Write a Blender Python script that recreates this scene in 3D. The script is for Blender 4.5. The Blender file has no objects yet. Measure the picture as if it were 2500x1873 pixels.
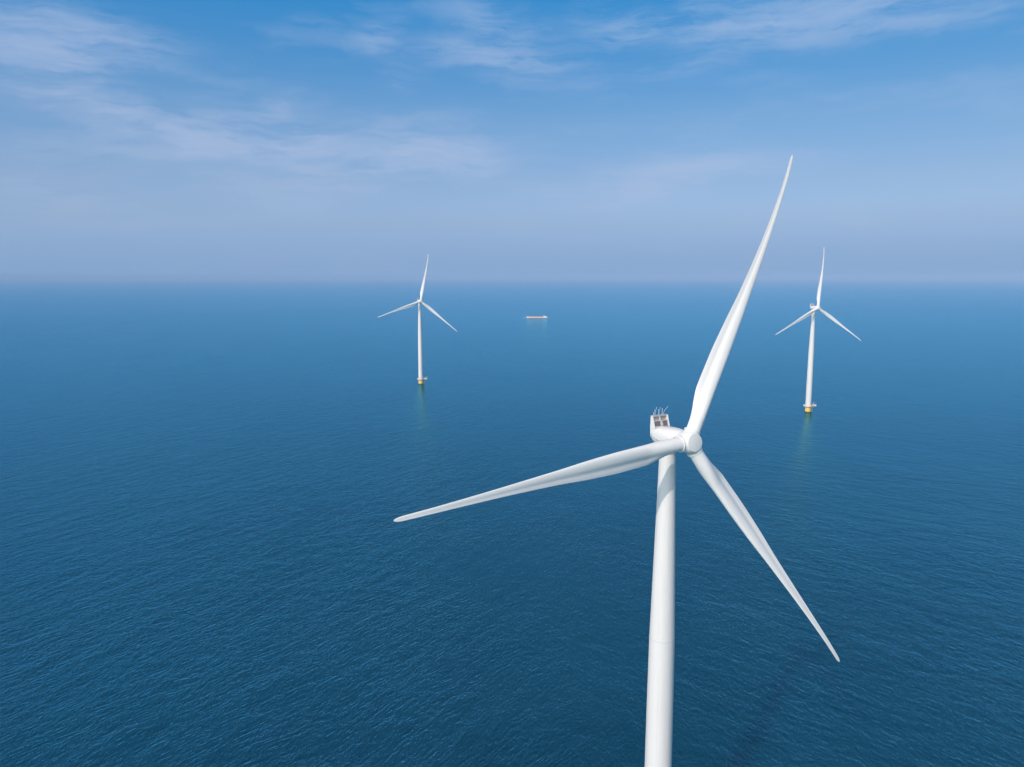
import bpy, bmesh, math, random
from mathutils import Vector, Matrix, Euler
import numpy as np

S = bpy.context.scene
COL = S.collection
R = math.radians
rnd = random.Random(7)

# ------------------------------------------------------------------ camera
CAM_H = 123.39
FPX = 1827.45                       # focal length in px of the 2500 px photo
PITCH = 8.131
cam_d = bpy.data.cameras.new('camera')
cam = bpy.data.objects.new('camera', cam_d)
COL.objects.link(cam)
cam_d.sensor_fit = 'HORIZONTAL'
cam_d.sensor_width = 36.0
cam_d.lens = 36.0 * FPX / 2500.0
cam_d.clip_start = 0.5
cam_d.clip_end = 200000
cam.location = (0, 0, CAM_H)
cam.rotation_euler = (R(90 - PITCH), 0, 0)
S.camera = cam

# ------------------------------------------------------------------ sun, exposure
SUN_EL = 37.4
SUN_AZ = 213.2                      # clockwise from +Y (the camera looks along +Y)
sd = bpy.data.lights.new('sun', 'SUN')
sd.energy = 2.45
sd.angle = R(0.53)
sd.color = (1.0, 0.90, 0.78)
sun = bpy.data.objects.new('sun', sd)
COL.objects.link(sun)
sdir = Vector((math.sin(R(SUN_AZ)) * math.cos(R(SUN_EL)), math.cos(R(SUN_AZ)) * math.cos(R(SUN_EL)), math.sin(R(SUN_EL))))
sun.rotation_euler = sdir.to_track_quat('Z', 'Y').to_euler()
sun.location = sdir * 400

S.view_settings.view_transform = 'Standard'
S.view_settings.look = 'None'
S.view_settings.exposure = 0.0
S.view_settings.gamma = 1.0
S.render.engine = 'CYCLES'
S.cycles.volume_bounces = 1
S.cycles.max_bounces = 8


# ------------------------------------------------------------------ node helpers
class NT:
    def __init__(s, tree):
        s.t = tree
        s.n = tree.nodes
        s.l = tree.links

    def node(s, kind, **kw):
        n = s.n.new(kind)
        for k, v in kw.items():
            setattr(n, k, v)
        return n

    def put(s, sock, v):
        if hasattr(v, 'is_output') or isinstance(v, bpy.types.NodeSocket):
            s.l.new(v, sock)
        elif isinstance(v, (tuple, list)) and sock.type == 'RGBA' and len(v) == 3:
            sock.default_value = (*v, 1)
        else:
            sock.default_value = v

    def m(s, op, a, b=0.0, c=None, clamp=False):
        n = s.node('ShaderNodeMath', operation=op, use_clamp=clamp)
        s.put(n.inputs[0], a)
        s.put(n.inputs[1], b)
        if c is not None:
            s.put(n.inputs[2], c)
        return n.outputs[0]

    def vm(s, op, a, b=(0, 0, 0)):
        n = s.node('ShaderNodeVectorMath', operation=op)
        s.put(n.inputs[0], a)
        s.put(n.inputs[1], b)
        return n.outputs[0]

    def mix(s, f, a, b, mode='MIX'):
        n = s.node('ShaderNodeMix', data_type='RGBA', blend_type=mode)
        s.put(n.inputs[0], f)
        s.put(n.inputs[6], a)
        s.put(n.inputs[7], b)
        return n.outputs[2]

    def ramp(s, f, stops, interp='LINEAR'):
        n = s.node('ShaderNodeValToRGB')
        cr = n.color_ramp
        cr.interpolation = interp
        while len(cr.elements) > 1:
            cr.elements.remove(cr.elements[-1])
        for i, (p, c) in enumerate(stops):
            e = cr.elements[0] if i == 0 else cr.elements.new(p)
            e.position = p
            e.color = (*c, 1) if isinstance(c, (tuple, list)) else (c, c, c, 1)
        s.put(n.inputs[0], f)
        return n.outputs[0]

    def noise(s, v, scale=1.0, detail=2.0, rough=0.5, dist=0.0, color=False, dims='3D'):
        n = s.node('ShaderNodeTexNoise', noise_dimensions=dims)
        s.put(n.inputs['Vector'], v)
        n.inputs['Scale'].default_value = scale
        n.inputs['Detail'].default_value = detail
        n.inputs['Roughness'].default_value = rough
        n.inputs['Distortion'].default_value = dist
        return n.outputs[1 if color else 0]

    def mapping(s, v, loc=(0, 0, 0), rot=(0, 0, 0), scale=(1, 1, 1)):
        n = s.node('ShaderNodeMapping')
        s.put(n.inputs['Vector'], v)
        n.inputs['Location'].default_value = loc
        n.inputs['Rotation'].default_value = rot
        n.inputs['Scale'].default_value = scale
        return n.outputs[0]

    def combine(s, x, y, z=0.0):
        n = s.node('ShaderNodeCombineXYZ')
        s.put(n.inputs[0], x)
        s.put(n.inputs[1], y)
        s.put(n.inputs[2], z)
        return n.outputs[0]


# ------------------------------------------------------------------ sky
SKY_STRENGTH = 0.125
w = bpy.data.worlds.new('World')
S.world = w
w.use_nodes = True
T = NT(w.node_tree)
T.n.clear()
out = T.node('ShaderNodeOutputWorld')
bg = T.node('ShaderNodeBackground')
sky = T.node('ShaderNodeTexSky', sky_type='NISHITA')
sky.sun_disc = False
sky.sun_elevation = R(SUN_EL)
sky.sun_rotation = R(SUN_AZ)
sky.altitude = 100
sky.air_density = 1.0
sky.dust_density = 1.4
sky.ozone_density = 2.0
tc = T.node('ShaderNodeTexCoord')
d = T.vm('NORMALIZE', tc.outputs['Generated'])
sp = T.node('ShaderNodeSeparateXYZ')
T.l.new(d, sp.inputs[0])
el = T.m('MULTIPLY', T.m('ARCSINE', sp.outputs[2]), 57.29578)          # elevation, degrees
az = T.m('MULTIPLY', T.m('ARCTAN2', sp.outputs[0], sp.outputs[1]), 57.29578)
# real sky of that day: a saturated blue overhead, lavender mist low down
elf = T.m('DIVIDE', el, 40.0, clamp=True)
tint = T.ramp(elf, [
    (0.00, (0.60, 0.82, 1.45)), (0.02, (0.58, 0.78, 1.40)), (0.05, (0.57, 0.70, 1.20)), (0.095, (0.580, 0.655, 0.915)), (0.17, (0.595, 0.662, 0.825)),
    (0.275, (0.535, 0.715, 0.86)), (0.39, (0.305, 0.715, 0.945)), (0.48, (0.185, 0.76, 1.05)), (0.62, (0.12, 0.68, 0.78)), (1.00, (0.08, 0.58, 0.66))])
# added fill: sunward sky, behind the camera, whitened and boosted for the shaded sides
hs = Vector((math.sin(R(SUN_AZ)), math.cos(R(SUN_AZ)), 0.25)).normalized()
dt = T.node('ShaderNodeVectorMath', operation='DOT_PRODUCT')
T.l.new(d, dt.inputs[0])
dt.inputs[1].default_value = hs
sun_side_fill = T.ramp(dt.outputs['Value'], [(0.0, 0.0), (0.75, 1.0)], 'EASE')
tint = T.mix(sun_side_fill, tint, (1.50, 1.45, 1.33))
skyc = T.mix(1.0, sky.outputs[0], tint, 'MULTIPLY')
skyc = T.mix(1.0, skyc, T.ramp(T.m('DIVIDE', T.m('ADD', az, 40.0), 80.0, clamp=True), [(0.0, (1.17, 1.20, 1.24)), (0.5, (1.03, 1.04, 1.06)), (0.85, (1.0, 1.0, 1.0))]), 'MULTIPLY')
skyc = T.vm('SCALE', skyc)
skyc.node.inputs[3].default_value = 1.0
# sea mist lying along the horizon
mist = T.ramp(elf, [(0.0, 1.0), (0.02, 0.85), (0.16, 0.0)], 'EASE')
skyc = T.mix(T.m('MULTIPLY', mist, T.m('SUBTRACT', 1.0, sun_side_fill)), skyc, tuple(c / SKY_STRENGTH for c in (0.255, 0.405, 0.648)))
# cirrus: wind-drawn streaks placed by direction in the sky (azimuth, elevation)
P = T.combine(az, el, 0.0)
wob = T.noise(P, 0.09, 3, 0.5, color=True)
wob = T.vm('SCALE', T.vm('SUBTRACT', wob, (0.5, 0.5, 0.5)))
wob.node.inputs[3].default_value = 4.0
wob2 = T.vm('SCALE', T.vm('SUBTRACT', T.noise(P, 0.55, 4, 0.55, color=True), (0.5, 0.5, 0.5)))
wob2.node.inputs[3].default_value = 1.5
Pw = T.vm('ADD', T.vm('ADD', P, T.vm('MULTIPLY', wob, (1.3, 0.6, 0))), T.vm('MULTIPLY', wob2, (1.2, 0.5, 0)))


def sky_dir(px, py):
    X = (px - 1250) / FPX
    Y = -(py - 936.5) / FPX
    th = R(PITCH)
    v = Vector((X, math.cos(th) + Y * math.sin(th), -math.sin(th) + Y * math.cos(th))).normalized()
    return math.degrees(math.atan2(v.x, v.y)), math.degrees(math.asin(v.z))


CIRRUS = [  # photo px: x0, y0, x1, y1 along the streak, half width px, strength
    (-60, 95, 400, 125, 42, 1.0), (-40, 60, 260, 80, 40, .3), (20, 190, 230, 200, 36, .45), (60, 225, 460, 330, 30, .8),
    (330, 300, 800, 352, 40, 1.0), (520, 330, 860, 345, 30, .7), (700, 420, 1240, 388, 34, .9), (930, 345, 1190, 370, 40, .8),
    (150, 365, 620, 370, 14, .5), (850, 120, 960, 70, 26, .6), (1040, 110, 1400, 158, 26, 1.0), (1090, 20, 1330, 90, 34, .7),
    (1450, 90, 1640, 30, 26, 1.0), (1640, 100, 1960, 55, 22, .6), (1800, 50, 2450, -5, 36, 1.1), (1530, 180, 1800, 140, 18, .5),
    (1280, 495, 1700, 420, 34, .6), (1600, 430, 2010, 380, 26, .6), (900, 200, 1030, 205, 16, .4), (640, 280, 720, 240, 22, .5),
    (-100, 430, 300, 450, 40, .35), (-60, 330, 300, 350, 24, .3), (1500, 60, 1900, 10, 40, .4), (-100, 140, 260, 150, 50, .3),
    (300, 470, 900, 500, 60, .2), (1380, 40, 1500, 10, 20, .4)]
acc = None
for x0, y0, x1, y1, hw, st in CIRRUS:
    a0, e0 = sky_dir(x0, y0)
    a1, e1 = sky_dir(x1, y1)
    cx, cy = (a0 + a1) / 2, (e0 + e1) / 2
    L = math.hypot(a1 - a0, e1 - e0) / 2 * 1.0
    ang = math.atan2(e1 - e0, a1 - a0)
    hwd = hw / FPX * 57.3
    c, s_ = math.cos(ang), math.sin(ang)
    # rotate and scale so that the streak becomes the unit disc
    n = T.node('ShaderNodeMapping', vector_type='TEXTURE')
    T.l.new(Pw, n.inputs['Vector'])
    n.inputs['Location'].default_value = (cx, cy, 0)
    n.inputs['Rotation'].default_value = (0, 0, ang)
    n.inputs['Scale'].default_value = (L * 1.1, hwd * 1.25, 1)
    ln = T.node('ShaderNodeVectorMath', operation='LENGTH')
    T.l.new(n.outputs[0], ln.inputs[0])
    g = T.m('EXPONENT', T.m('MULTIPLY', T.m('POWER', ln.outputs['Value'], 2.4), -1.0))
    g = T.m('MULTIPLY', g, st)
    acc = g if acc is None else T.m('ADD', acc, g)
st1 = T.noise(T.mapping(Pw, rot=(0, 0, R(-6)), scale=(0.09, 0.42, 1)), 1.0, 6, 0.55)
st2 = T.noise(T.mapping(Pw, rot=(0, 0, R(10)), scale=(0.16, 1.1, 1), loc=(4, 9, 0)), 1.0, 5, 0.55)
st3 = T.noise(T.mapping(Pw, rot=(0, 0, R(14)), scale=(0.45, 4.2, 1), loc=(8, 3, 0)), 1.0, 5, 0.6)
stv = T.m('ADD', T.m('ADD', T.m('MULTIPLY', st1, 0.50), T.m('MULTIPLY', st2, 0.32)), T.m('MULTIPLY', st3, 0.18))
tex = T.ramp(stv, [(0.38, 0.06), (0.61, 1.25)], 'EASE')
# faint cirrus all round the sky, away from the streaks too
base = T.m('MULTIPLY', T.ramp(st1, [(0.48, 0.0), (0.72, 0.30)], 'EASE'), T.ramp(elf, [(0.05, 0.4), (0.4, 1.0), (0.62, 0.35), (1.0, 0.35)]))
cl = T.m('ADD', T.m('MULTIPLY', acc, tex), base)
cl = T.m('MULTIPLY', T.m('SUBTRACT', 1.0, T.m('EXPONENT', T.m('MULTIPLY', cl, -0.95))), 0.62)
cloudc = T.ramp(elf, [(0.0, (0.46, 0.53, 0.72)), (0.3, (0.52, 0.59, 0.79)), (0.6, (0.50, 0.63, 0.83)), (1.0, (0.6, 0.7, 0.85))])
cloudc = T.vm('SCALE', cloudc)
cloudc.node.inputs[3].default_value = 1.0 / SKY_STRENGTH
col = T.mix(cl, skyc, cloudc)
T.l.new(col, bg.inputs[0])
bg.inputs[1].default_value = SKY_STRENGTH
T.l.new(bg.outputs[0], out.inputs[0])


# ------------------------------------------------------------------ materials
def mat(name):
    m = bpy.data.materials.new(name)
    m.use_nodes = True
    t = NT(m.node_tree)
    b = m.node_tree.nodes['Principled BSDF']
    return m, t, b


def paint(name, colr, rough=0.4, dirt=0.06, dirt_col=(0.45, 0.42, 0.36), streak=(1, 1, 0.12), metallic=0.0, bump=0.0):
    m, t, b = mat(name)
    tcn = t.node('ShaderNodeTexCoord')
    v = tcn.outputs['Object']
    n1 = t.noise(t.mapping(v, scale=streak), 1.7, 8, 0.6)
    n2 = t.noise(v, 0.35, 4, 0.5)
    f = t.ramp(n1, [(0.45, 0.0), (0.85, 1.0)])
    f = t.m('MULTIPLY', t.m('MULTIPLY', f, n2), dirt * 2)
    c = t.mix(f, colr, dirt_col)
    t.l.new(c, b.inputs['Base Color'])
    t.l.new(t.m('ADD', t.m('MULTIPLY', n1, 0.15), rough - 0.07), b.inputs['Roughness'])
    b.inputs['Metallic'].default_value = metallic
    return m


M_WHITE = paint('white_gelcoat', (0.82, 0.79, 0.77), 0.58, 0.10)
M_TOWER = paint('tower_paint', (0.74, 0.70, 0.68), 0.45, 0.22, streak=(1.2, 1.2, 0.05))
M_HUB = paint('hub_gelcoat', (0.76, 0.735, 0.715), 0.42, 0.10)
M_CAP = paint('cap_gelcoat', (0.75, 0.73, 0.72), 0.5, 0.10)
M_FRAME = paint('cooler_frame_grey', (0.56, 0.52, 0.53), 0.5, 0.3)
M_BEIGE = paint('weathered_panel', (0.40, 0.34, 0.31), 0.6, 0.4)
M_RUSTW = paint('stained_white', (0.72, 0.62, 0.52), 0.6, 0.5, (0.45, 0.28, 0.14))
M_DARK = paint('radiator_dark', (0.06, 0.045, 0.065), 0.6, 0.5, (0.35, 0.30, 0.34), streak=(6, 6, 6))
M_GROOVE = paint('seam_rubber', (0.25, 0.24, 0.25), 0.7, 0.1)
M_METAL = paint('galvanised_steel', (0.55, 0.58, 0.62), 0.4, 0.2, metallic=0.3)
M_YELLOW = paint('safety_yellow', (0.94, 0.55, 0.13), 0.45, 0.25, (0.35, 0.22, 0.05))
M_ALGAE = paint('tide_growth', (0.055, 0.06, 0.035), 0.7, 0.3)
M_RAIL = paint('railing_paint', (0.78, 0.72, 0.68), 0.5, 0.25)
M_DECK = paint('grating_deck', (0.46, 0.40, 0.36), 0.6, 0.4)
M_RED = paint('hatch_red', (0.58, 0.20, 0.15), 0.5, 0.3)
M_PINK = paint('hull_topside', (0.84, 0.62, 0.58), 0.5, 0.25)
M_BOOT = paint('boot_red', (0.20, 0.03, 0.04), 0.5, 0.3)
M_JOINT = paint('joint_sealant', (0.58, 0.56, 0.55), 0.6, 0.1)
M_GLASS = paint('dark_window', (0.02, 0.025, 0.03), 0.15, 0.0)
M_ORANGE = paint('foredeck_orange', (0.75, 0.42, 0.18), 0.5, 0.3)


def sea_material():
    m, t, b = mat('sea_water')
    tcn = t.node('ShaderNodeTexCoord')
    v = tcn.outputs['Object']
    warp = t.noise(v, 0.02, 3, 0.5, color=True)
    wv = t.vm('SCALE', t.vm('SUBTRACT', warp, (0.5, 0.5, 0.5)))
    wv.node.inputs[3].default_value = 9.0
    vw = t.vm('ADD', v, wv)
    w2 = t.noise(v, 0.15, 2, 0.5, color=True)
    wv2 = t.vm('SCALE', t.vm('SUBTRACT', w2, (0.5, 0.5, 0.5)))
    wv2.node.inputs[3].default_value = 1.3
    vw = t.vm('ADD', vw, wv2)

    def train(azdeg, lam, crest, detail, rough, loc):
        # crests run along azimuth azdeg (clockwise from +Y); noise squeezed across the crests
        mp = t.mapping(t.mapping(vw, rot=(0, 0, R(azdeg))), scale=(1.0 / lam, 1.0 / crest, 1), loc=(loc, loc * .7, 0))
        return t.noise(mp, 1.0, detail, rough)
    s = t.node('ShaderNodeSeparateXYZ')
    t.l.new(v, s.inputs[0])
    # the left-hand wave train fades towards the right, where a crossing one shows
    side = t.m('ADD', t.m('MULTIPLY', t.m('DIVIDE', s.outputs[0], t.m('ADD', s.outputs[1], 60.0)), 1.4), 0.38)
    side = t.m('ADD', side, t.m('MULTIPLY', t.m('SUBTRACT', t.noise(v, 0.012, 2, 0.5), 0.5), 1.0))
    side = t.ramp(side, [(0.15, 0.0), (0.85, 1.0)], 'EASE')
    inv = t.m('SUBTRACT', 1.0, side)
    a1 = train(40, 1.9, 10, 3.0, 0.55, 3.0)
    a1 = t.m('SUBTRACT', 1.0, t.m('ABSOLUTE', t.m('MULTIPLY_ADD', a1, 2.6, -1.3)))
    a2 = train(28, 6.5, 34, 2.0, 0.5, 11.0)
    b1 = train(-38, 2.0, 7, 3.0, 0.55, 23.0)
    b2 = train(-52, 8.0, 34, 2.0, 0.5, 31.0)
    rip = t.noise(t.mapping(vw, rot=(0, 0, R(75)), scale=(0.95, 0.48, 1)), 1.0, 5, 0.62)
    rip2 = t.noise(t.mapping(vw, rot=(0, 0, R(100)), scale=(1.9, 0.9, 1), loc=(5, 5, 0)), 1.0, 3, 0.55)
    patch = t.ramp(t.noise(t.mapping(v, rot=(0, 0, R(35)), scale=(0.013, 0.006, 1)), 1.0, 4, 0.55), [(0.32, 0.72), (0.68, 1.15)])
    H = t.m('ADD', t.m('MULTIPLY', t.m('ADD', t.m('MULTIPLY', a1, 0.24), t.m('MULTIPLY', a2, 0.55)), inv),
            t.m('MULTIPLY', t.m('ADD', t.m('MULTIPLY', b1, 0.27), t.m('MULTIPLY', b2, 0.42)), side))
    H = t.m('ADD', H, t.m('MULTIPLY', rip, 0.29))
    H = t.m('ADD', H, t.m('MULTIPLY', rip2, 0.16))
    # the breeze ruffles the water round the nearest turbine; farther out to sea it lies calmer
    calm = t.node('ShaderNodeMapRange', interpolation_type='SMOOTHSTEP')
    t.l.new(s.outputs[1], calm.inputs['Value'])
    calm.inputs['From Min'].default_value = 130
    calm.inputs['From Max'].default_value = 620
    calm.inputs['To Min'].default_value = 1.75
    calm.inputs['To Max'].default_value = 0.62
    H = t.m('MULTIPLY', t.m('MULTIPLY', H, patch), calm.outputs[0])
    bp = t.node('ShaderNodeBump')
    bp.inputs['Strength'].default_value = 1.0
    bp.inputs['Distance'].default_value = 1.0
    t.l.new(H, bp.inputs['Height'])
    t.l.new(bp.outputs[0], b.inputs['Normal'])
    cvar = t.noise(v, 0.006, 4, 0.55)
    c = t.ramp(cvar, [(0.35, (0.0, 0.034, 0.062)), (0.65, (0.0, 0.045, 0.077))])
    t.l.new(c, b.inputs['Base Color'])
    b.inputs['Roughness'].default_value = 0.3
    b.inputs['IOR'].default_value = 1.333
    b.inputs['Specular IOR Level'].default_value = 0.0
    b.subsurface_method = 'BURLEY'
    b.inputs['Subsurface Weight'].default_value = 1.0
    b.inputs['Subsurface Radius'].default_value = (0.6, 1.0, 1.0)
    b.inputs['Subsurface Scale'].default_value = 9.0
    gl = t.node('ShaderNodeBsdfGlossy')
    gl.inputs['Color'].default_value = (0.24, 0.77, 0.98, 1)
    gl.inputs['Roughness'].default_value = 0.06
    t.l.new(bp.outputs[0], gl.inputs['Normal'])
    fr = t.node('ShaderNodeFresnel')
    fr.inputs['IOR'].default_value = 1.60
    t.l.new(bp.outputs[0], fr.inputs['Normal'])
    mx = t.node('ShaderNodeMixShader')
    t.l.new(fr.outputs[0], mx.inputs[0])
    t.l.new(b.outputs[0], mx.inputs[1])
    t.l.new(gl.outputs[0], mx.inputs[2])
    mo = [n for n in t.n if n.type == 'OUTPUT_MATERIAL'][0]
    t.l.new(mx.outputs[0], mo.inputs['Surface'])
    return m


M_SEA = sea_material()


# ------------------------------------------------------------------ mesh helpers
def tag(o, label=None, cat=None, group=None, kind=None):
    if label:
        o['label'] = label
    if cat:
        o['category'] = cat
    if group:
        o['group'] = group
    if kind:
        o['kind'] = kind
    return o


def obj(name, bm, material, parent=None, smooth=False, auto=None):
    bmesh.ops.recalc_face_normals(bm, faces=bm.faces)
    me = bpy.data.meshes.new(name)
    bm.to_mesh(me)
    bm.free()
    me.materials.append(material)
    if smooth:
        for p in me.polygons:
            p.use_smooth = True
        if auto is not None:
            me.set_sharp_from_angle(angle=R(auto))
    o = bpy.data.objects.new(name, me)
    COL.objects.link(o)
    if parent:
        o.parent = parent
    return o


def box(bm, c, s, rot=None, bev=0.0):
    M = Matrix.Translation(Vector(c))
    if rot is not None:
        M = M @ rot.to_4x4()
    M = M @ Matrix.Diagonal((s[0], s[1], s[2], 1))
    r = bmesh.ops.create_cube(bm, size=1.0, matrix=M)
    if bev:
        es = list({e for v in r['verts'] for e in v.link_edges})
        bmesh.ops.bevel(bm, geom=es, offset=bev, segments=2, profile=0.5, affect='EDGES')


def tube(bm, pts, r, n=8, cap=True):
    """Round tube through pts; r a number or one per point."""
    pts = [Vector(p) for p in pts]
    rs = r if isinstance(r, (list, tuple)) else [r] * len(pts)
    rings = []
    up = None
    for i, p in enumerate(pts):
        a = pts[max(i - 1, 0)]
        b = pts[min(i + 1, len(pts) - 1)]
        d_ = (b - a).normalized()
        if up is None:
            up = Vector((0, 0, 1)) if abs(d_.z) < 0.9 else Vector((1, 0, 0))
        x = up.cross(d_).normalized()
        y = d_.cross(x)
        up = y
        rings.append([bm.verts.new(p + rs[i] * (math.cos(2 * math.pi * k / n) * x + math.sin(2 * math.pi * k / n) * y)) for k in range(n)])
    for a, b in zip(rings, rings[1:]):
        for k in range(n):
            bm.faces.new((a[k], a[(k + 1) % n], b[(k + 1) % n], b[k]))
    if cap:
        bm.faces.new(rings[0])
        bm.faces.new(list(reversed(rings[-1])))


def loft(bm, rings, cap=True):
    vs = [[bm.verts.new(p) for p in r_] for r_ in rings]
    n = len(vs[0])
    for a, b in zip(vs, vs[1:]):
        for k in range(n):
            bm.faces.new((a[k], a[(k + 1) % n], b[(k + 1) % n], b[k]))
    if cap:
        bm.faces.new(vs[0])
        bm.faces.new(list(reversed(vs[-1])))
    return vs


def lathe(bm, prof, n=64, axis='Z', cap=True):
    """prof: (radius, height) pairs."""
    rings = []
    for r_, h in prof:
        ring = []
        for k in range(n):
            a = 2 * math.pi * k / n
            if axis == 'Z':
                ring.append((r_ * math.cos(a), r_ * math.sin(a), h))
            else:
                ring.append((r_ * math.cos(a), h, r_ * math.sin(a)))
        rings.append(ring)
    loft(bm, rings, cap)


def pchip(xs, ys, x):
    xs = np.array(xs, float)
    ys = np.array(ys, float)
    h = np.diff(xs)
    de = np.diff(ys) / h
    m_ = np.zeros(len(xs))
    m_[0], m_[-1] = de[0], de[-1]
    for i in range(1, len(xs) - 1):
        if de[i - 1] * de[i] > 0:
            w1, w2 = 2 * h[i] + h[i - 1], h[i] + 2 * h[i - 1]
            m_[i] = (w1 + w2) / (w1 / de[i - 1] + w2 / de[i])
    i = int(np.clip(np.searchsorted(xs, x) - 1, 0, len(xs) - 2))
    t_ = (x - xs[i]) / h[i]
    return ((1 + 2 * t_) * (1 - t_) ** 2 * ys[i] + t_ * (1 - t_) ** 2 * h[i] * m_[i]
            + t_ * t_ * (3 - 2 * t_) * ys[i + 1] + t_ * t_ * (t_ - 1) * h[i] * m_[i + 1])


# ------------------------------------------------------------------ turbine
BR = 54.0
HUB_H = 95.0
OVER = 5.50
TILT = 6.136
B_T = [0.030, 0.070, 0.10, 0.135, 0.18, 0.27, 0.40, 0.50, 0.60, 0.70, 0.80, 0.90, 0.96, 0.985, 1.0]
B_CH = [2.40, 2.44, 2.68, 3.18, 3.55, 3.52, 3.02, 2.32, 1.80, 1.38, 1.06, 0.82, 0.70, 0.56, 0.12]
B_TH = [1.00, 1.00, 0.82, 0.60, 0.44, 0.36, 0.31, 0.27, 0.24, 0.22, 0.20, 0.18, 0.18, 0.18, 0.18]
B_W = [0.0, 0.0, 0.35, 0.75, 1.0, 1.0, 1.0, 1.0, 1.0, 1.0, 1.0, 1.0, 1.0, 1.0, 1.0]      # circle > aerofoil
B_TW = [15.0, 15.0, 14.5, 13.5, 12.5, 10.5, 8.0, 6.5, 5.0, 3.6, 2.4, 1.4, 0.8, 0.6, 0.6]
B_AX = [0.50, 0.50, 0.45, 0.38, 0.34, 0.34, 0.35, 0.36, 0.38, 0.40, 0.42, 0.45, 0.47, 0.48, 0.5]
O_T = [0.0, 0.1, 0.3, 0.5, 0.68, 0.8, 0.9, 1.0]
O_V = [0.0, 0.28, 1.20, 2.35, 3.25, 3.65, 3.80, 3.63]


def aerofoil(n=52):
    """Closed loop, x 0 (leading) to 1 (trailing), y in units of chord with thickness 1 (scaled later)."""
    up, lo = [], []
    m_ = n // 2
    for i in range(m_ + 1):
        x = 0.5 * (1 - math.cos(math.pi * i / m_))
        yt = 5 * (0.2969 * math.sqrt(x) - 0.1260 * x - 0.3516 * x * x + 0.2843 * x ** 3 - 0.1015 * x ** 4)
        up.append((x, yt))
    return up


def blade_mesh():
    bm = bmesh.new()
    N = 150
    M_ = 28
    foil = aerofoil(2 * M_)
    rings = []
    for i in range(N + 1):
        s = i / N
        t_ = 0.030 + (1.0 - 0.030) * (s if s < 0.9 else 0.9 + 0.1 * math.sin((s - 0.9) / 0.1 * math.pi / 2))
        ch = pchip(B_T, B_CH, t_)
        if t_ > 0.965:
            q = (t_ - 0.965) / 0.035
            ch = pchip(B_T, B_CH, 0.965) * math.sqrt(max(0.0, 1 - q ** 2.4)) + 0.02
        th = pchip(B_T, B_TH, t_)
        wv = pchip(B_T, B_W, t_)
        tw = R(pchip(B_T, B_TW, t_) + 1.0)
        ax = pchip(B_T, B_AX, t_)
        off = pchip(O_T, O_V, t_)
        sweep = 0.33 * math.sin(math.pi * min(1.0, t_)) ** 0.8
        pts = []
        for side in (1, -1):
            rng = range(0, M_) if side == 1 else range(M_, 0, -1)
            for k in rng:
                x, yt = foil[k]
                cusp = 0.040 * max(0.0, (x - 0.60) / 0.40) ** 1.8 * min(1.0, th / 0.30)
                # suction side (away from the wind) fuller; pressure side hollow near the trailing edge
                if side == 1:
                    ya = 1.10 * yt * th + 0.02 * math.sin(math.pi * x) - cusp
                else:
                    hollow = 0.038 * math.exp(-((x - 0.67) / 0.16) ** 2) * min(1.0, th / 0.34)
                    ya = -(0.88 * yt * th) + hollow - cusp
                an = math.pi * k / M_
                xc = 0.5 - 0.5 * math.cos(an)
                yc = side * 0.5 * math.sin(an)
                X = xc * (1 - wv) + x * wv
                Y = yc * (1 - wv) + ya * wv
                pts.append((X, Y))
        ring = []
        for X, Y in pts:
            lx = (ax - X) * ch            # towards the leading edge
            ly = Y * ch                   # towards suction side = downwind (+Y local)
            # leading edge turned upwind (-Y) by the twist
            gx = lx * math.cos(tw) + ly * math.sin(tw)
            gy = -lx * math.sin(tw) + ly * math.cos(tw)
            ring.append((gx + sweep, gy - off, t_ * BR))
        rings.append(ring)
    loft(bm, rings)
    return bm


def hub_mesh():
    bm = bmesh.new()
    # round body about the rotor axis (forward = -Y), one closed solid
    prof = [(0.02, 1.75), (1.60, 1.75), (1.78, 1.66), (1.88, 1.2), (1.98, 0.5), (2.00, 0.0), (1.95, -0.5), (1.84, -0.95), (1.72, -1.25), (1.60, -1.42), (1.45, -1.50), (0.02, -1.52)]
    lathe(bm, prof, 64, axis='Y')
    for k in range(3):
        Mx = Matrix.Rotation(R(120 * k), 4, 'Y')
        rings = []
        for r_, h in ((1.30, 0.2), (1.62, 0.7), (1.48, 1.35), (1.36, 1.72), (1.34, 1.98), (1.34, 2.02)):
            rings.append([Mx @ Vector((r_ * math.cos(2 * math.pi * j / 64), r_ * math.sin(2 * math.pi * j / 64), h)) for j in range(64)])
        loft(bm, rings)
    return bm


def superring(y, hw, zt, zb, e_top, e_bot, n=56):
    zc = (zt + zb) / 2
    hz = (zt - zb) / 2
    ring = []
    for k in range(n):
        a = 2 * math.pi * k / n
        c_, s_ = math.cos(a), math.sin(a)
        e = e_top if s_ > 0 else e_bot
        ring.append((hw * math.copysign(abs(c_) ** (2 / e), c_), y, zc + hz * math.copysign(abs(s_) ** (2 / e), s_)))
    return ring


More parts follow.
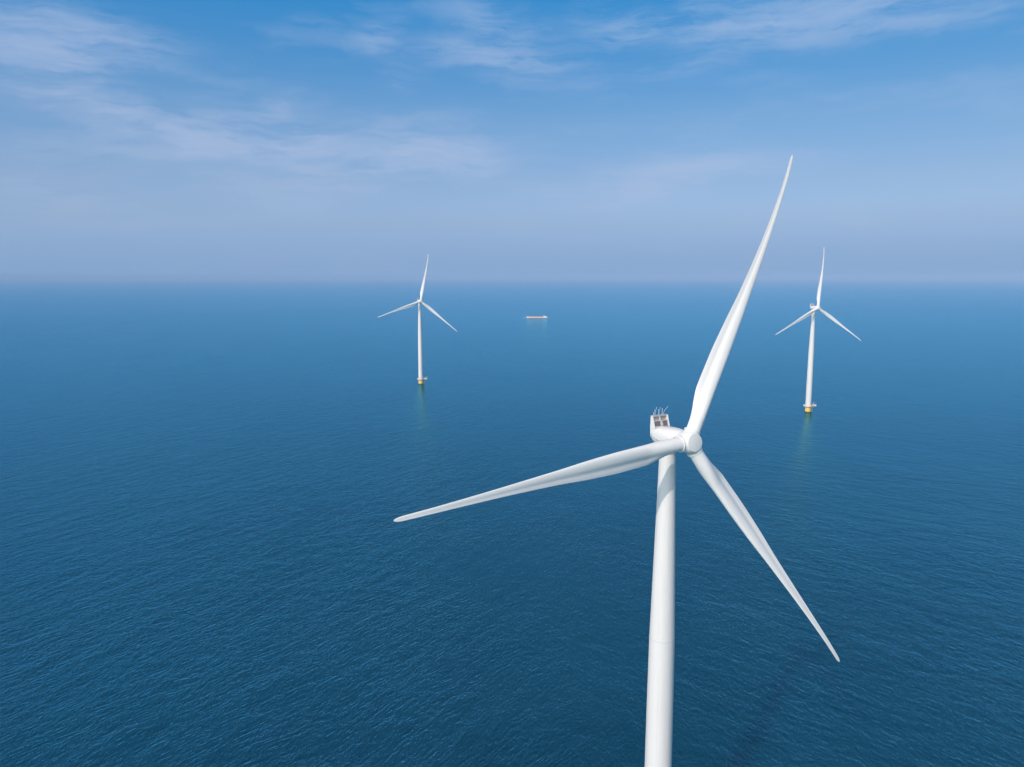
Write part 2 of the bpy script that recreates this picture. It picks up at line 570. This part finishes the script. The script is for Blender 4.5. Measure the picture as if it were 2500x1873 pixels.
def make_turbine(label, group):
    root = bpy.data.objects.new('wind_turbine', None)
    COL.objects.link(root)
    tag(root, label, 'wind turbine', group)

    # --- foundation
    bm = bmesh.new()
    lathe(bm, [(2.62, -6), (2.62, 0.9), (2.62, 5.0), (2.75, 5.05), (2.75, 5.25)], 48)
    fo = obj('transition_piece', bm, M_YELLOW, root, True, 30)
    bm = bmesh.new()
    lathe(bm, [(2.66, -6), (2.66, 0.55), (2.63, 0.62)], 48)
    obj('tide_band', bm, M_ALGAE, fo, True, 30)
    bm = bmesh.new()
    for sx in (-0.9, 0.9):
        tube(bm, [(3.9, sx, -3), (3.9, sx, 4.6), (2.6, sx, 5.0)], 0.16)
        tube(bm, [(2.5, sx, 1.6), (3.9, sx, 1.6)], 0.10)
    for i in range(18):
        tube(bm, [(3.7, -0.3, 0.2 + i * 0.3), (3.7, 0.3, 0.2 + i * 0.3)], 0.025, 6)
    tube(bm, [(3.7, -0.3, -1), (3.7, -0.3, 6.2)], 0.04, 6)
    tube(bm, [(3.7, 0.3, -1), (3.7, 0.3, 6.2)], 0.04, 6)
    obj('boat_landing', bm, M_YELLOW, fo)

    # --- platform: round deck with a lay-down area to one side
    outline = []
    for k in range(40):
        a = R(32) + (2 * math.pi - R(64)) * k / 39
        outline.append((4.2 * math.cos(a), 4.2 * math.sin(a)))
    outline += [(6.6, -3.0), (7.6, -2.0), (7.6, 2.0), (6.6, 3.0)]
    bm = bmesh.new()
    for z0, z1, sc in ((5.25, 5.55, 1.0),):
        a_ = [bm.verts.new((x, y, z0)) for x, y in outline]
        b_ = [bm.verts.new((x, y, z1)) for x, y in outline]
        n = len(outline)
        bm.faces.new(list(reversed(a_)))
        bm.faces.new(b_)
        for k in range(n):
            bm.faces.new((a_[k], a_[(k + 1) % n], b_[(k + 1) % n], b_[k]))
    pl = obj('platform', bm, M_DECK, root)
    bm = bmesh.new()
    n = len(outline)
    for k in range(n):
        p0, p1 = Vector((*outline[k], 0)), Vector((*outline[(k + 1) % n], 0))
        if k % 2 == 0 or (p1 - p0).length > 1.2:
            segs = max(1, int((p1 - p0).length / 1.3))
            for q in range(segs):
                p = p0.lerp(p1, q / segs) * 0.985
                box(bm, (p.x, p.y, 6.15), (0.07, 0.07, 1.2))
        for z, r_ in ((6.72, 0.045), (6.35, 0.03), (6.0, 0.03)):
            tube(bm, [(p0.x * .985, p0.y * .985, z), (p1.x * .985, p1.y * .985, z)], r_, 6)
        # kick plate and mesh infill
        q0, q1 = p0 * 0.99, p1 * 0.99
        for z0, z1 in ((5.56, 6.45),):
            vs = [bm.verts.new((q0.x, q0.y, z0)), bm.verts.new((q1.x, q1.y, z0)), bm.verts.new((q1.x, q1.y, z1)), bm.verts.new((q0.x, q0.y, z1))]
            qi0, qi1 = p0 * 0.982, p1 * 0.982
            vi = [bm.verts.new((qi0.x, qi0.y, z0)), bm.verts.new((qi1.x, qi1.y, z0)), bm.verts.new((qi1.x, qi1.y, z1)), bm.verts.new((qi0.x, qi0.y, z1))]
            bm.faces.new(vs)
            bm.faces.new(list(reversed(vi)))
            bm.faces.new((vs[3], vs[2], vi[2], vi[3]))
    obj('railing', bm, M_RAIL, pl)
    for k in range(7):
        a = R(40 + 280 * k / 6)
        bm = bmesh.new()
        tube(bm, [(2.6 * math.cos(a), 2.6 * math.sin(a), 4.1), (4.0 * math.cos(a), 4.0 * math.sin(a), 5.2)], 0.09, 6)
        obj('strut', bm, M_YELLOW, pl)
    for sy in (-1.6, 1.6):
        bm = bmesh.new()
        tube(bm, [(2.0, sy, 3.0), (6.4, sy, 5.1)], 0.13, 6)
        box(bm, (5.0, sy, 5.10), (5.0, 0.2, 0.28))
        obj('girder', bm, M_YELLOW, pl)
    bm = bmesh.new()
    tube(bm, [(6.9, 1.3, 5.5), (6.9, 1.3, 7.7), (7.1, 1.3, 8.1), (8.3, 1.3, 8.4)], [0.13, 0.12, 0.10, 0.07])
    box(bm, (6.9, 1.3, 6.5), (0.42, 0.42, 0.6), bev=0.04)
    obj('davit_crane', bm, M_RAIL, pl)
    bm = bmesh.new()
    box(bm, (4.9, -1.5, 6.25), (1.3, 0.9, 1.4), bev=0.05)
    box(bm, (3.4, -1.9, 6.1), (0.8, 0.7, 1.1), bev=0.05)
    obj('cabinet', bm, M_RUSTW, pl)
    bm = bmesh.new()   # stair up to the tower door
    for i in range(10):
        box(bm, (4.75 - i * 0.22, 0.0, 5.68 + i * 0.22), (0.28, 0.95, 0.05))
    for sy in (-0.5, 0.5):
        tube(bm, [(4.9, sy, 5.56), (2.65, sy, 7.8)], 0.07, 6)
        tube(bm, [(4.9, sy, 6.6), (2.65, sy, 8.85)], 0.035, 6)
        for i in range(4):
            tube(bm, [(4.8 - i * .62, sy, 5.6 + i * .62), (4.8 - i * .62, sy, 6.65 + i * .62)], 0.03, 6)
    box(bm, (2.75, 0, 7.82), (1.0, 1.3, 0.08))
    obj('stair', bm, M_RAIL, pl)

    # --- tower
    bm = bmesh.new()
    prof = [(2.56, 5.56), (2.56, 20), (2.50, 32), (2.42, 45), (2.30, 58), (1.68, 82), (1.42, 92.6)]
    dense = []
    for (r0, z0), (r1, z1) in zip(prof, prof[1:]):
        kk = max(1, int((z1 - z0) / 2.5))
        for q in range(kk):
            dense.append((r0 + (r1 - r0) * q / kk, z0 + (z1 - z0) * q / kk))
    dense.append(prof[-1])
    lathe(bm, dense, 96)
    to = obj('tower', bm, M_TOWER, root, True, 40)
    for zj in (31.0, 58.0):
        rj = float(np.interp(zj, [p[1] for p in prof], [p[0] for p in prof]))
        bm = bmesh.new()
        lathe(bm, [(rj - 0.02, zj - 0.05), (rj + 0.012, zj - 0.045), (rj + 0.012, zj + 0.045), (rj - 0.02, zj + 0.05)], 96, cap=False)
        obj('flange_joint', bm, M_JOINT, to, True, 30)
    bm = bmesh.new()
    box(bm, (2.47, 0, 8.9), (0.16, 0.95, 2.1), bev=0.05)
    obj('door', bm, M_METAL, to)
    bm = bmesh.new()
    lathe(bm, [(1.36, 92.4), (1.55, 92.7), (1.62, 93.1), (1.62, 93.7)], 64)
    obj('yaw_bearing', bm, M_HUB, root, True, 35)

    # --- nacelle
    hz = HUB_H + OVER * math.sin(R(TILT))
    ny = -5.55            # nacelle front, just inside the back of the hub
    bm = bmesh.new()
    secs = [  # y, half width, top, bottom (above tower-top height), exponents
        (ny + 1.45, 1.62, hz + 1.60, hz - 1.66, 2.0, 2.0),
        (ny + 1.75, 1.74, hz + 1.70, hz - 1.78, 2.05, 2.0),
        (ny + 2.4, 1.86, hz + 1.76, hz - 1.92, 2.15, 2.05),
        (ny + 3.4, 1.93, hz + 1.78, hz - 2.04, 2.3, 2.1),
        (ny + 4.6, 1.96, hz + 1.74, hz - 2.12, 2.45, 2.2),
        (ny + 6.0, 1.95, hz + 1.62, hz - 2.10, 2.6, 2.3),
        (ny + 7.0, 1.88, hz + 1.50, hz - 1.95, 2.8, 2.4),
        (ny + 7.8, 1.80, hz + 1.38, hz - 1.65, 2.8, 2.4),
        (ny + 8.35, 1.68, hz + 1.22, hz - 1.25, 2.7, 2.4),
        (ny + 8.68, 1.46, hz + 0.95, hz - 0.85, 2.5, 2.3),
        (ny + 8.8, 1.12, hz + 0.6, hz - 0.45, 2.3, 2.2)]
    ys = [s[0] for s in secs]
    rings = []
    for i in range(61):
        y = ys[0] + (ys[-1] - ys[0]) * i / 60
        rings.append(superring(y, *[pchip(ys, [s[j] for s in secs], y) for j in (1, 2, 3, 4, 5)]))
    loft(bm, rings)
    na = obj('nacelle', bm, M_HUB, root, True, 45)

    def nac_pt(y, zrel, side=-1, push=0.0):
        hw, zt, zb, et, eb = [pchip(ys, [s[j] for s in secs], y) for j in (1, 2, 3, 4, 5)]
        zc, hh = (zt + zb) / 2, (zt - zb) / 2
        z = hz + zrel
        q = min(0.999, abs(z - zc) / hh)
        e = et if z > zc else eb
        return (side * (hw * (1 - q ** e) ** (1 / e) + push), y, z)
    # canopy seam running along both flanks
    for side in (-1, 1):
        bm = bmesh.new()
        pts = []
        for i in range(40):
            u_ = i / 39
            y = ny + 1.7 + 6.6 * u_
            zr = -0.15 - 0.62 * math.sin(math.pi * min(1, u_ * 1.02)) ** 0.8 + 0.95 * (1 - u_) ** 3
            pts.append(nac_pt(y, zr, side, 0.0))
        tube(bm, pts, 0.055, 6)
        obj('canopy_seam', bm, M_GROOVE, na, True)
    bm = bmesh.new()
    box(bm, (0.35, ny + 6.75, hz + 1.56), (0.95, 0.16, 0.16), Euler((0, 0, R(6))).to_matrix())
    obj('roof_hatch_gap', bm, M_GROOVE, na)
    for a_, b_ in ((0, 0), (0.28, 0.02), (0.0, -0.32), (0.3, -0.3), (0.02, -0.62), (0.3, -0.62), (.55, -.1), (.56, -.45)):
        p = nac_pt(ny + 7.75 + a_, 0.15 + b_, -1, 0.0)
        bm = bmesh.new()
        box(bm, p, (0.08, 0.11, 0.10), bev=0.02)
        obj('vent', bm, M_GROOVE, na)

    # --- cooler frame on the rear of the roof, leaning back
    HWD = 1.56
    FB = (ny + 7.3, hz + 1.32)     # foot of the face (y, z)
    FT = (ny + 7.95, hz + 3.30)     # head of the face
    RB = ny + 8.32                 # rear plane
    fy = lambda z: FB[0] + (FT[0] - FB[0]) * (z - FB[1]) / (FT[1] - FB[1])
    bm = bmesh.new()

    def prism(poly, x0, x1):
        a_ = [bm.verts.new((x0, y, z)) for y, z in poly]
        b_ = [bm.verts.new((x1, y, z)) for y, z in poly]
        n_ = len(poly)
        bm.faces.new(a_)
        bm.faces.new(list(reversed(b_)))
        for k in range(n_):
            bm.faces.new((a_[k], b_[k], b_[(k + 1) % n_], a_[(k + 1) % n_]))
    for s in (-1, 1):
        prism([(ny + 7.18, hz + 0.1), (FB[0] - 0.12, FB[1]), (FT[0] - 0.12, FT[1]), (RB, FT[1]), (RB + 0.1, hz + 1.2), (ny + 8.3, hz - 0.3)], s * HWD, s * (HWD + 0.17))
        side_bm, bm = bm, bmesh.new()
        obj('side_panel', side_bm, M_HUB, na)
    # head beam, mid beam, sill, mullion
    def beam(z0, z1, depth, x0=-HWD, x1=HWD, fwd=0.0):
        prism([(fy(z0) - fwd, z0), (fy(z1) - fwd, z1), (fy(z1) + depth, z1), (fy(z0) + depth, z0)], x0, x1)
    beam(FT[1] - 0.14, FT[1], 0.5)
    beam(hz + 2.34, hz + 2.46, 0.30)
    beam(FB[1] + 0.02, FB[1] + 0.16, 0.5, fwd=0.06)
    beam(FB[1] + 0.162, FT[1] - 0.142, 0.34, -0.055, 0.055, fwd=0.012)
    co = obj('cooler_frame', bm, M_FRAME, na)
    for x0, x1 in ((-HWD + 0.01, -0.06), (0.06, HWD - 0.01)):
        bm = bmesh.new()
        beam_z = (hz + 2.47, FT[1] - 0.145)
        prism([(fy(beam_z[0]) + 0.42, beam_z[0]), (fy(beam_z[1]) + 0.34, beam_z[1]), (fy(beam_z[1]) + 0.37, beam_z[1]), (fy(beam_z[0]) + 0.45, beam_z[0])], x0, x1)
        obj('upper_panel', bm, M_BEIGE, co)
        bm = bmesh.new()
        z0, z1 = FB[1] + 0.17, hz + 2.33
        prism([(fy(z0) + 0.16, z0), (fy(z1) + 0.16, z1), (fy(z1) + 0.34, z1), (fy(z0) + 0.34, z0)], x0, x1)
        ra = obj('radiator', bm, M_DARK, co)
        bm = bmesh.new()
        for i in range(7):
            xx = x0 + (x1 - x0) * (i + 0.5) / 7
            prism([(fy(z0) + 0.12, z0), (fy(z1) + 0.12, z1), (fy(z1) + 0.15, z1), (fy(z0) + 0.15, z0)], xx - 0.012, xx + 0.012)
        obj('fin', bm, M_METAL, ra)
    bm = bmesh.new()
    for i in range(7):
        z = FB[1] + 0.24 + i * 0.12
        for dx in (-0.16, 0.16):
            box(bm, (dx + 0.22, fy(z) + 0.08, z), (0.07, 0.06, 0.06))
    box(bm, (0.22, fy(FB[1] + 0.6) + 0.12, FB[1] + 0.6), (0.22, 0.05, 0.8), Euler((R(-18), 0, 0)).to_matrix())
    obj('cable_rack', bm, M_RAIL, co)
    bm = bmesh.new()
    box(bm, (0, FB[0] - 0.32, FB[1] + 0.09), (2 * HWD - 0.1, 0.4, 0.07))
    obj('sill_tray', bm, M_RUSTW, co)
    bm = bmesh.new()
    bmesh.ops.create_cube(bm, size=1, matrix=Matrix.Translation((0, (FT[0] + RB) / 2, FT[1] + 0.035)) @ Matrix.Diagonal((2 * HWD + 0.34, RB - FT[0] + 0.1, 0.07, 1)))
    obj('top_plate', bm, M_METAL, co)
    # posts and rods on top of the cooler
    zt = FT[1] + 0.07
    yt = FT[0] + 0.25
    for x, h, r_ in ((-0.92, 0.95, 0.055), (-0.08, 1.0, 0.06), (0.72, 1.08, 0.055), (-1.2, 0.55, 0.05)):
        bm = bmesh.new()
        tube(bm, [(x, yt, zt - 0.02), (x, yt, zt + h)], r_)
        tube(bm, [(x, yt, zt + h * 0.98), (x, yt, zt + h * 1.02)], r_ * 1.5)
        box(bm, (x, yt, zt + 0.05), (0.2, 0.2, 0.08))
        obj('instrument_mast', bm, M_METAL, co)
    for pts in ([(-0.70, yt + .1, zt), (-0.68, yt + .1, zt + 0.8), (-0.55, yt + .1, zt + 1.1), (-0.46, yt + .1, zt + 1.42)],
                [(0.16, yt + .1, zt), (0.16, yt + .1, zt + 0.72), (0.30, yt + .1, zt + 0.95), (0.32, yt + .1, zt + 1.32)],
                [(1.02, yt, zt), (1.05, yt, zt + 0.35), (1.28, yt - .1, zt + 0.85), (1.80, yt - .3, zt + 1.45)]):
        bm = bmesh.new()
        tube(bm, pts, 0.036, 6)
        obj('lightning_rod', bm, M_METAL, co)

    # --- rotor
    hb = obj('hub', hub_mesh(), M_HUB, root, True, 50)
    rm = hb.modifiers.new('remesh', 'REMESH')
    rm.mode = 'VOXEL'
    rm.voxel_size = 0.06
    rm.use_smooth_shade = True
    sm = hb.modifiers.new('smooth', 'SMOOTH')
    sm.iterations = 14
    dg = bpy.context.evaluated_depsgraph_get()
    me = bpy.data.meshes.new_from_object(hb.evaluated_get(dg))
    me.name = 'hub'
    hb.modifiers.clear()
    hb.data = me
    me.materials.clear()
    me.materials.append(M_HUB)
    for p in me.polygons:
        p.use_smooth = True
    bm = bmesh.new()
    lathe(bm, [(0.02, -1.62), (1.44, -1.62), (1.53, -1.59), (1.56, -1.53), (1.56, -1.40)], 64, axis='Y')
    cap = obj('nose_cap', bm, M_CAP, hb, True, 40)
    for k in range(3):
        bm = bmesh.new()
        lathe(bm, [(1.25, 1.90), (1.40, 1.92), (1.42, 1.98), (1.42, 2.10), (1.39, 2.14), (1.18, 2.15)], 64)
        cr = obj('blade_collar', bm, M_HUB, hb, True, 35)
        cr.matrix_local = Matrix.Rotation(R(120 * k), 4, 'Y')
    b0 = obj('blade', blade_mesh(), M_WHITE, root, True, 60)
    b0['rotor'] = 0
    for k in (1, 2):
        b = b0.copy()
        COL.objects.link(b)
        b['rotor'] = k
    hb['rotor'] = 0
    return root


def place(root, x, y, yaw, phase):
    root.location = (x, y, 0)
    root.rotation_euler = (0, 0, R(yaw))
    base = Matrix.Translation((0, -OVER * math.cos(R(TILT)), HUB_H + OVER * math.sin(R(TILT)))) @ Matrix.Rotation(R(-TILT), 4, 'X')
    for ch in root.children:
        if 'rotor' in ch:
            ch.matrix_local = base @ Matrix.Rotation(R(phase + 120 * ch['rotor']), 4, 'Y')


def copy_tree(o, parent=None):
    c = o.copy()
    COL.objects.link(c)
    c.parent = parent
    if parent is not None:
        c.matrix_parent_inverse = o.matrix_parent_inverse.copy()
    for ch in list(o.children):
        copy_tree(ch, c)
    return c


GROUP = 'wind turbines standing in the sea'
near = make_turbine('largest and nearest white wind turbine, its tower cut off by the bottom edge', GROUP)
tl = copy_tree(near)
tl['label'] = 'small distant white wind turbine left of the cargo ship, on a yellow base'
tr = copy_tree(near)
tr['label'] = 'distant white wind turbine on yellow base, standing right of the nearest turbine upper blade'
place(near, 27.485, 129.233, 27.654, 24.993)
place(tl, -105.907, 861.004, 22.402, 11.123)
place(tr, 272.602, 679.114, 18.492, 4.86)
# bookkeeping property off the finished objects
for r_ in (near, tl, tr):
    for ch in r_.children:
        if 'rotor' in ch:
            del ch['rotor']


# ------------------------------------------------------------------ cargo ship
def px_on_sea(px, py):
    a, e = sky_dir(px, py)
    dist = CAM_H / math.tan(R(-e))
    return dist * math.sin(R(a)), dist * math.cos(R(a))


def make_ship():
    x0, y0 = px_on_sea(1311, 776.6)
    root = bpy.data.objects.new('cargo_ship', None)
    COL.objects.link(root)
    tag(root, 'low pale pink cargo ship with white wheelhouse, far off between the two distant turbines', 'cargo ship')
    L, Bm = 63.0, 8.6
    # bow at -X, stern at +X
    bm = bmesh.new()
    rings = []
    for u_, hw, zt in ((0.0, 0.15, 4.4), (0.015, 1.4, 4.3), (0.04, 2.8, 4.0), (0.08, 3.8, 3.5), (0.13, 4.3, 2.9), (0.5, 4.3, 2.6), (0.86, 4.3, 2.8), (0.94, 4.0, 3.2), (0.985, 3.2, 3.5), (1.0, 2.6, 3.5)):
        x = -L / 2 + L * u_
        rings.append([(x + (0.8 if u_ < 0.02 else 0), -hw * 0.8, -1.0), (x, -hw, 0.5), (x, -hw, zt), (x, hw, zt), (x, hw, 0.5), (x + (0.8 if u_ < 0.02 else 0), hw * 0.8, -1.0)])
    loft(bm, rings)
    hull = obj('hull', bm, M_PINK, root)
    bm = bmesh.new()
    rings = []
    for u_, hw in ((0.03, 2.45), (0.08, 3.86), (0.13, 4.34), (0.5, 4.34), (0.86, 4.34), (0.94, 4.04), (0.985, 3.25)):
        x = -L / 2 + L * u_
        rings.append([(x, -hw, -0.8), (x, -hw, 0.55), (x, hw, 0.55), (x, hw, -0.8)])
    loft(bm, rings)
    obj('boot_stripe', bm, M_BOOT, hull)
    bm = bmesh.new()
    box(bm, (-3.5, 0, 3.55), (37.5, 6.6, 1.7), bev=0.15)
    hc = obj('hatch_coaming', bm, M_RED, root)
    for i in range(6):
        bm = bmesh.new()
        box(bm, (-19.2 + i * 6.2, 0, 4.52), (5.9, 6.7, 0.22), bev=0.05)
        obj('hatch_cover', bm, M_PINK if i % 2 else M_RUSTW, hc)
    bm = bmesh.new()
    box(bm, (-25.2, 0, 3.75), (5.8, 5.4, 1.3), bev=0.2)
    obj('foredeck_house', bm, M_ORANGE, root)
    bm = bmesh.new()
    tube(bm, [(-29.8, 0, 3.5), (-29.8, 0, 9.4)], [0.14, 0.08])
    tube(bm, [(-29.8, -1.0, 7.9), (-29.8, 1.0, 7.9)], 0.07, 6)
    obj('bow_mast', bm, M_RAIL, root)
    bm = bmesh.new()
    box(bm, (24.0, 0, 3.9), (10.5, 7.2, 2.2), bev=0.15)
    obj('deckhouse', bm, M_WHITE, root)
    bm = bmesh.new()
    box(bm, (21.0, 0, 6.1), (4.0, 5.2, 2.3), bev=0.15)
    box(bm, (21.0, 0, 7.32), (4.8, 6.0, 0.16))
    wh = obj('wheelhouse', bm, M_WHITE, root)
    for sy in (-2.62, 2.62):
        bm = bmesh.new()
        box(bm, (21.0, sy, 6.5), (3.3, 0.06, 0.8))
        obj('window', bm, M_GLASS, wh)
    bm = bmesh.new()
    box(bm, (18.98, 0, 6.5), (0.06, 4.4, 0.8))
    obj('window', bm, M_GLASS, wh)
    bm = bmesh.new()
    tube(bm, [(21.5, 0, 7.3), (21.5, 0, 10.4)], 0.09)
    box(bm, (21.5, 0, 9.0), (0.2, 2.2, 0.2))
    obj('mast', bm, M_RAIL, wh)
    bm = bmesh.new()
    box(bm, (27.6, 0, 5.4), (1.6, 2.2, 1.2), bev=0.1)
    obj('funnel', bm, M_RED, root)
    bm = bmesh.new()
    for s in (-1, 1):
        for i in range(12):
            box(bm, (-22 + i * 3.4, s * 4.15, 3.2), (0.06, 0.06, 1.0))
        tube(bm, [(-22, s * 4.15, 3.7), (15.4, s * 4.15, 3.7)], 0.04, 6)
    obj('railing', bm, M_RAIL, root)
    root.location = (x0, y0, 0)
    root.rotation_euler = (0, 0, R(-3.5))
    return root


ship = make_ship()

# pale churned water trailing from the stern
bm = bmesh.new()
rw = random.Random(3)
up_, lo_ = [], []
for i in range(15):
    x = 31.8 + i * 2.2
    wv_ = 1.6 * (1 - i / 15.5) + rw.uniform(-0.3, 0.3)
    up_.append(bm.verts.new((x, max(0.15, wv_), 0.03)))
    lo_.append(bm.verts.new((x, -max(0.15, wv_ * rw.uniform(0.7, 1.1)), 0.03)))
for i in range(14):
    bm.faces.new((lo_[i], lo_[i + 1], up_[i + 1], up_[i]))
wk = obj('wake', bm, paint('foam', (0.55, 0.62, 0.68), 0.6, 0.2, (0.2, 0.35, 0.45), streak=(3, 3, 3)))
wk.location = ship.location
wk.rotation_euler = ship.rotation_euler
tag(wk, 'pale foam wake trailing right of the cargo ship stern', 'wake', kind='stuff')


def make_buoy():
    x, y = px_on_sea(1280.3, 776.0)
    bm = bmesh.new()
    lathe(bm, [(0.1, -0.8), (1.2, -0.5), (1.3, 0.4), (1.1, 0.7), (0.45, 0.8), (0.30, 2.6), (0.05, 2.7)], 24)
    for k in range(4):
        a = k * math.pi / 2 + 0.4
        tube(bm, [(0.95 * math.cos(a), 0.95 * math.sin(a), 0.6), (0.4 * math.cos(a), 0.4 * math.sin(a), 2.9)], 0.07, 6)
    o = obj('marker_buoy', bm, M_WHITE, None, True, 35)
    o.location = (x, y, 0)
    tag(o, 'tiny white speck of a buoy on the water just left of the cargo ship bow', 'buoy')
    return o


make_buoy()

# ------------------------------------------------------------------ sea
bm = bmesh.new()
SEA_R = 42000
radii = [0, 60, 150, 300, 600, 1200, 2500, 5000, 10000, 20000, SEA_R]
prev = None
for r_ in radii:
    if r_ == 0:
        ctr = bm.verts.new((0, 0, 0))
        continue
    ring = [bm.verts.new((r_ * math.cos(2 * math.pi * k / 96), r_ * math.sin(2 * math.pi * k / 96), 0)) for k in range(96)]
    for k in range(96):
        if prev is None:
            bm.faces.new((ctr, ring[k], ring[(k + 1) % 96]))
        else:
            bm.faces.new((prev[k], ring[k], ring[(k + 1) % 96], prev[(k + 1) % 96]))
    prev = ring
sea = obj('water', bm, M_SEA)
tag(sea, kind='structure')

# ------------------------------------------------------------------ haze
HAZE_DENSITY = 0.9e-4
bm = bmesh.new()
bmesh.ops.create_cube(bm, size=1.0, matrix=Matrix.Translation((0, 0, (158.0 - 7.0) / 2)) @ Matrix.Diagonal((2 * SEA_R + 200, 2 * SEA_R + 200, 165.0, 1)))
hm = bpy.data.materials.new('haze_air')
hm.use_nodes = True
t = NT(hm.node_tree)
t.n.clear()
o_ = t.node('ShaderNodeOutputMaterial')
pv = t.node('ShaderNodeVolumePrincipled')
pv.inputs['Color'].default_value = (0.45, 0.60, 0.85, 1)
pv.inputs['Density'].default_value = HAZE_DENSITY
pv.inputs['Anisotropy'].default_value = -0.15
t.l.new(pv.outputs[0], o_.inputs['Volume'])
hz_ = obj('haze', bm, hm)
tag(hz_, kind='stuff')
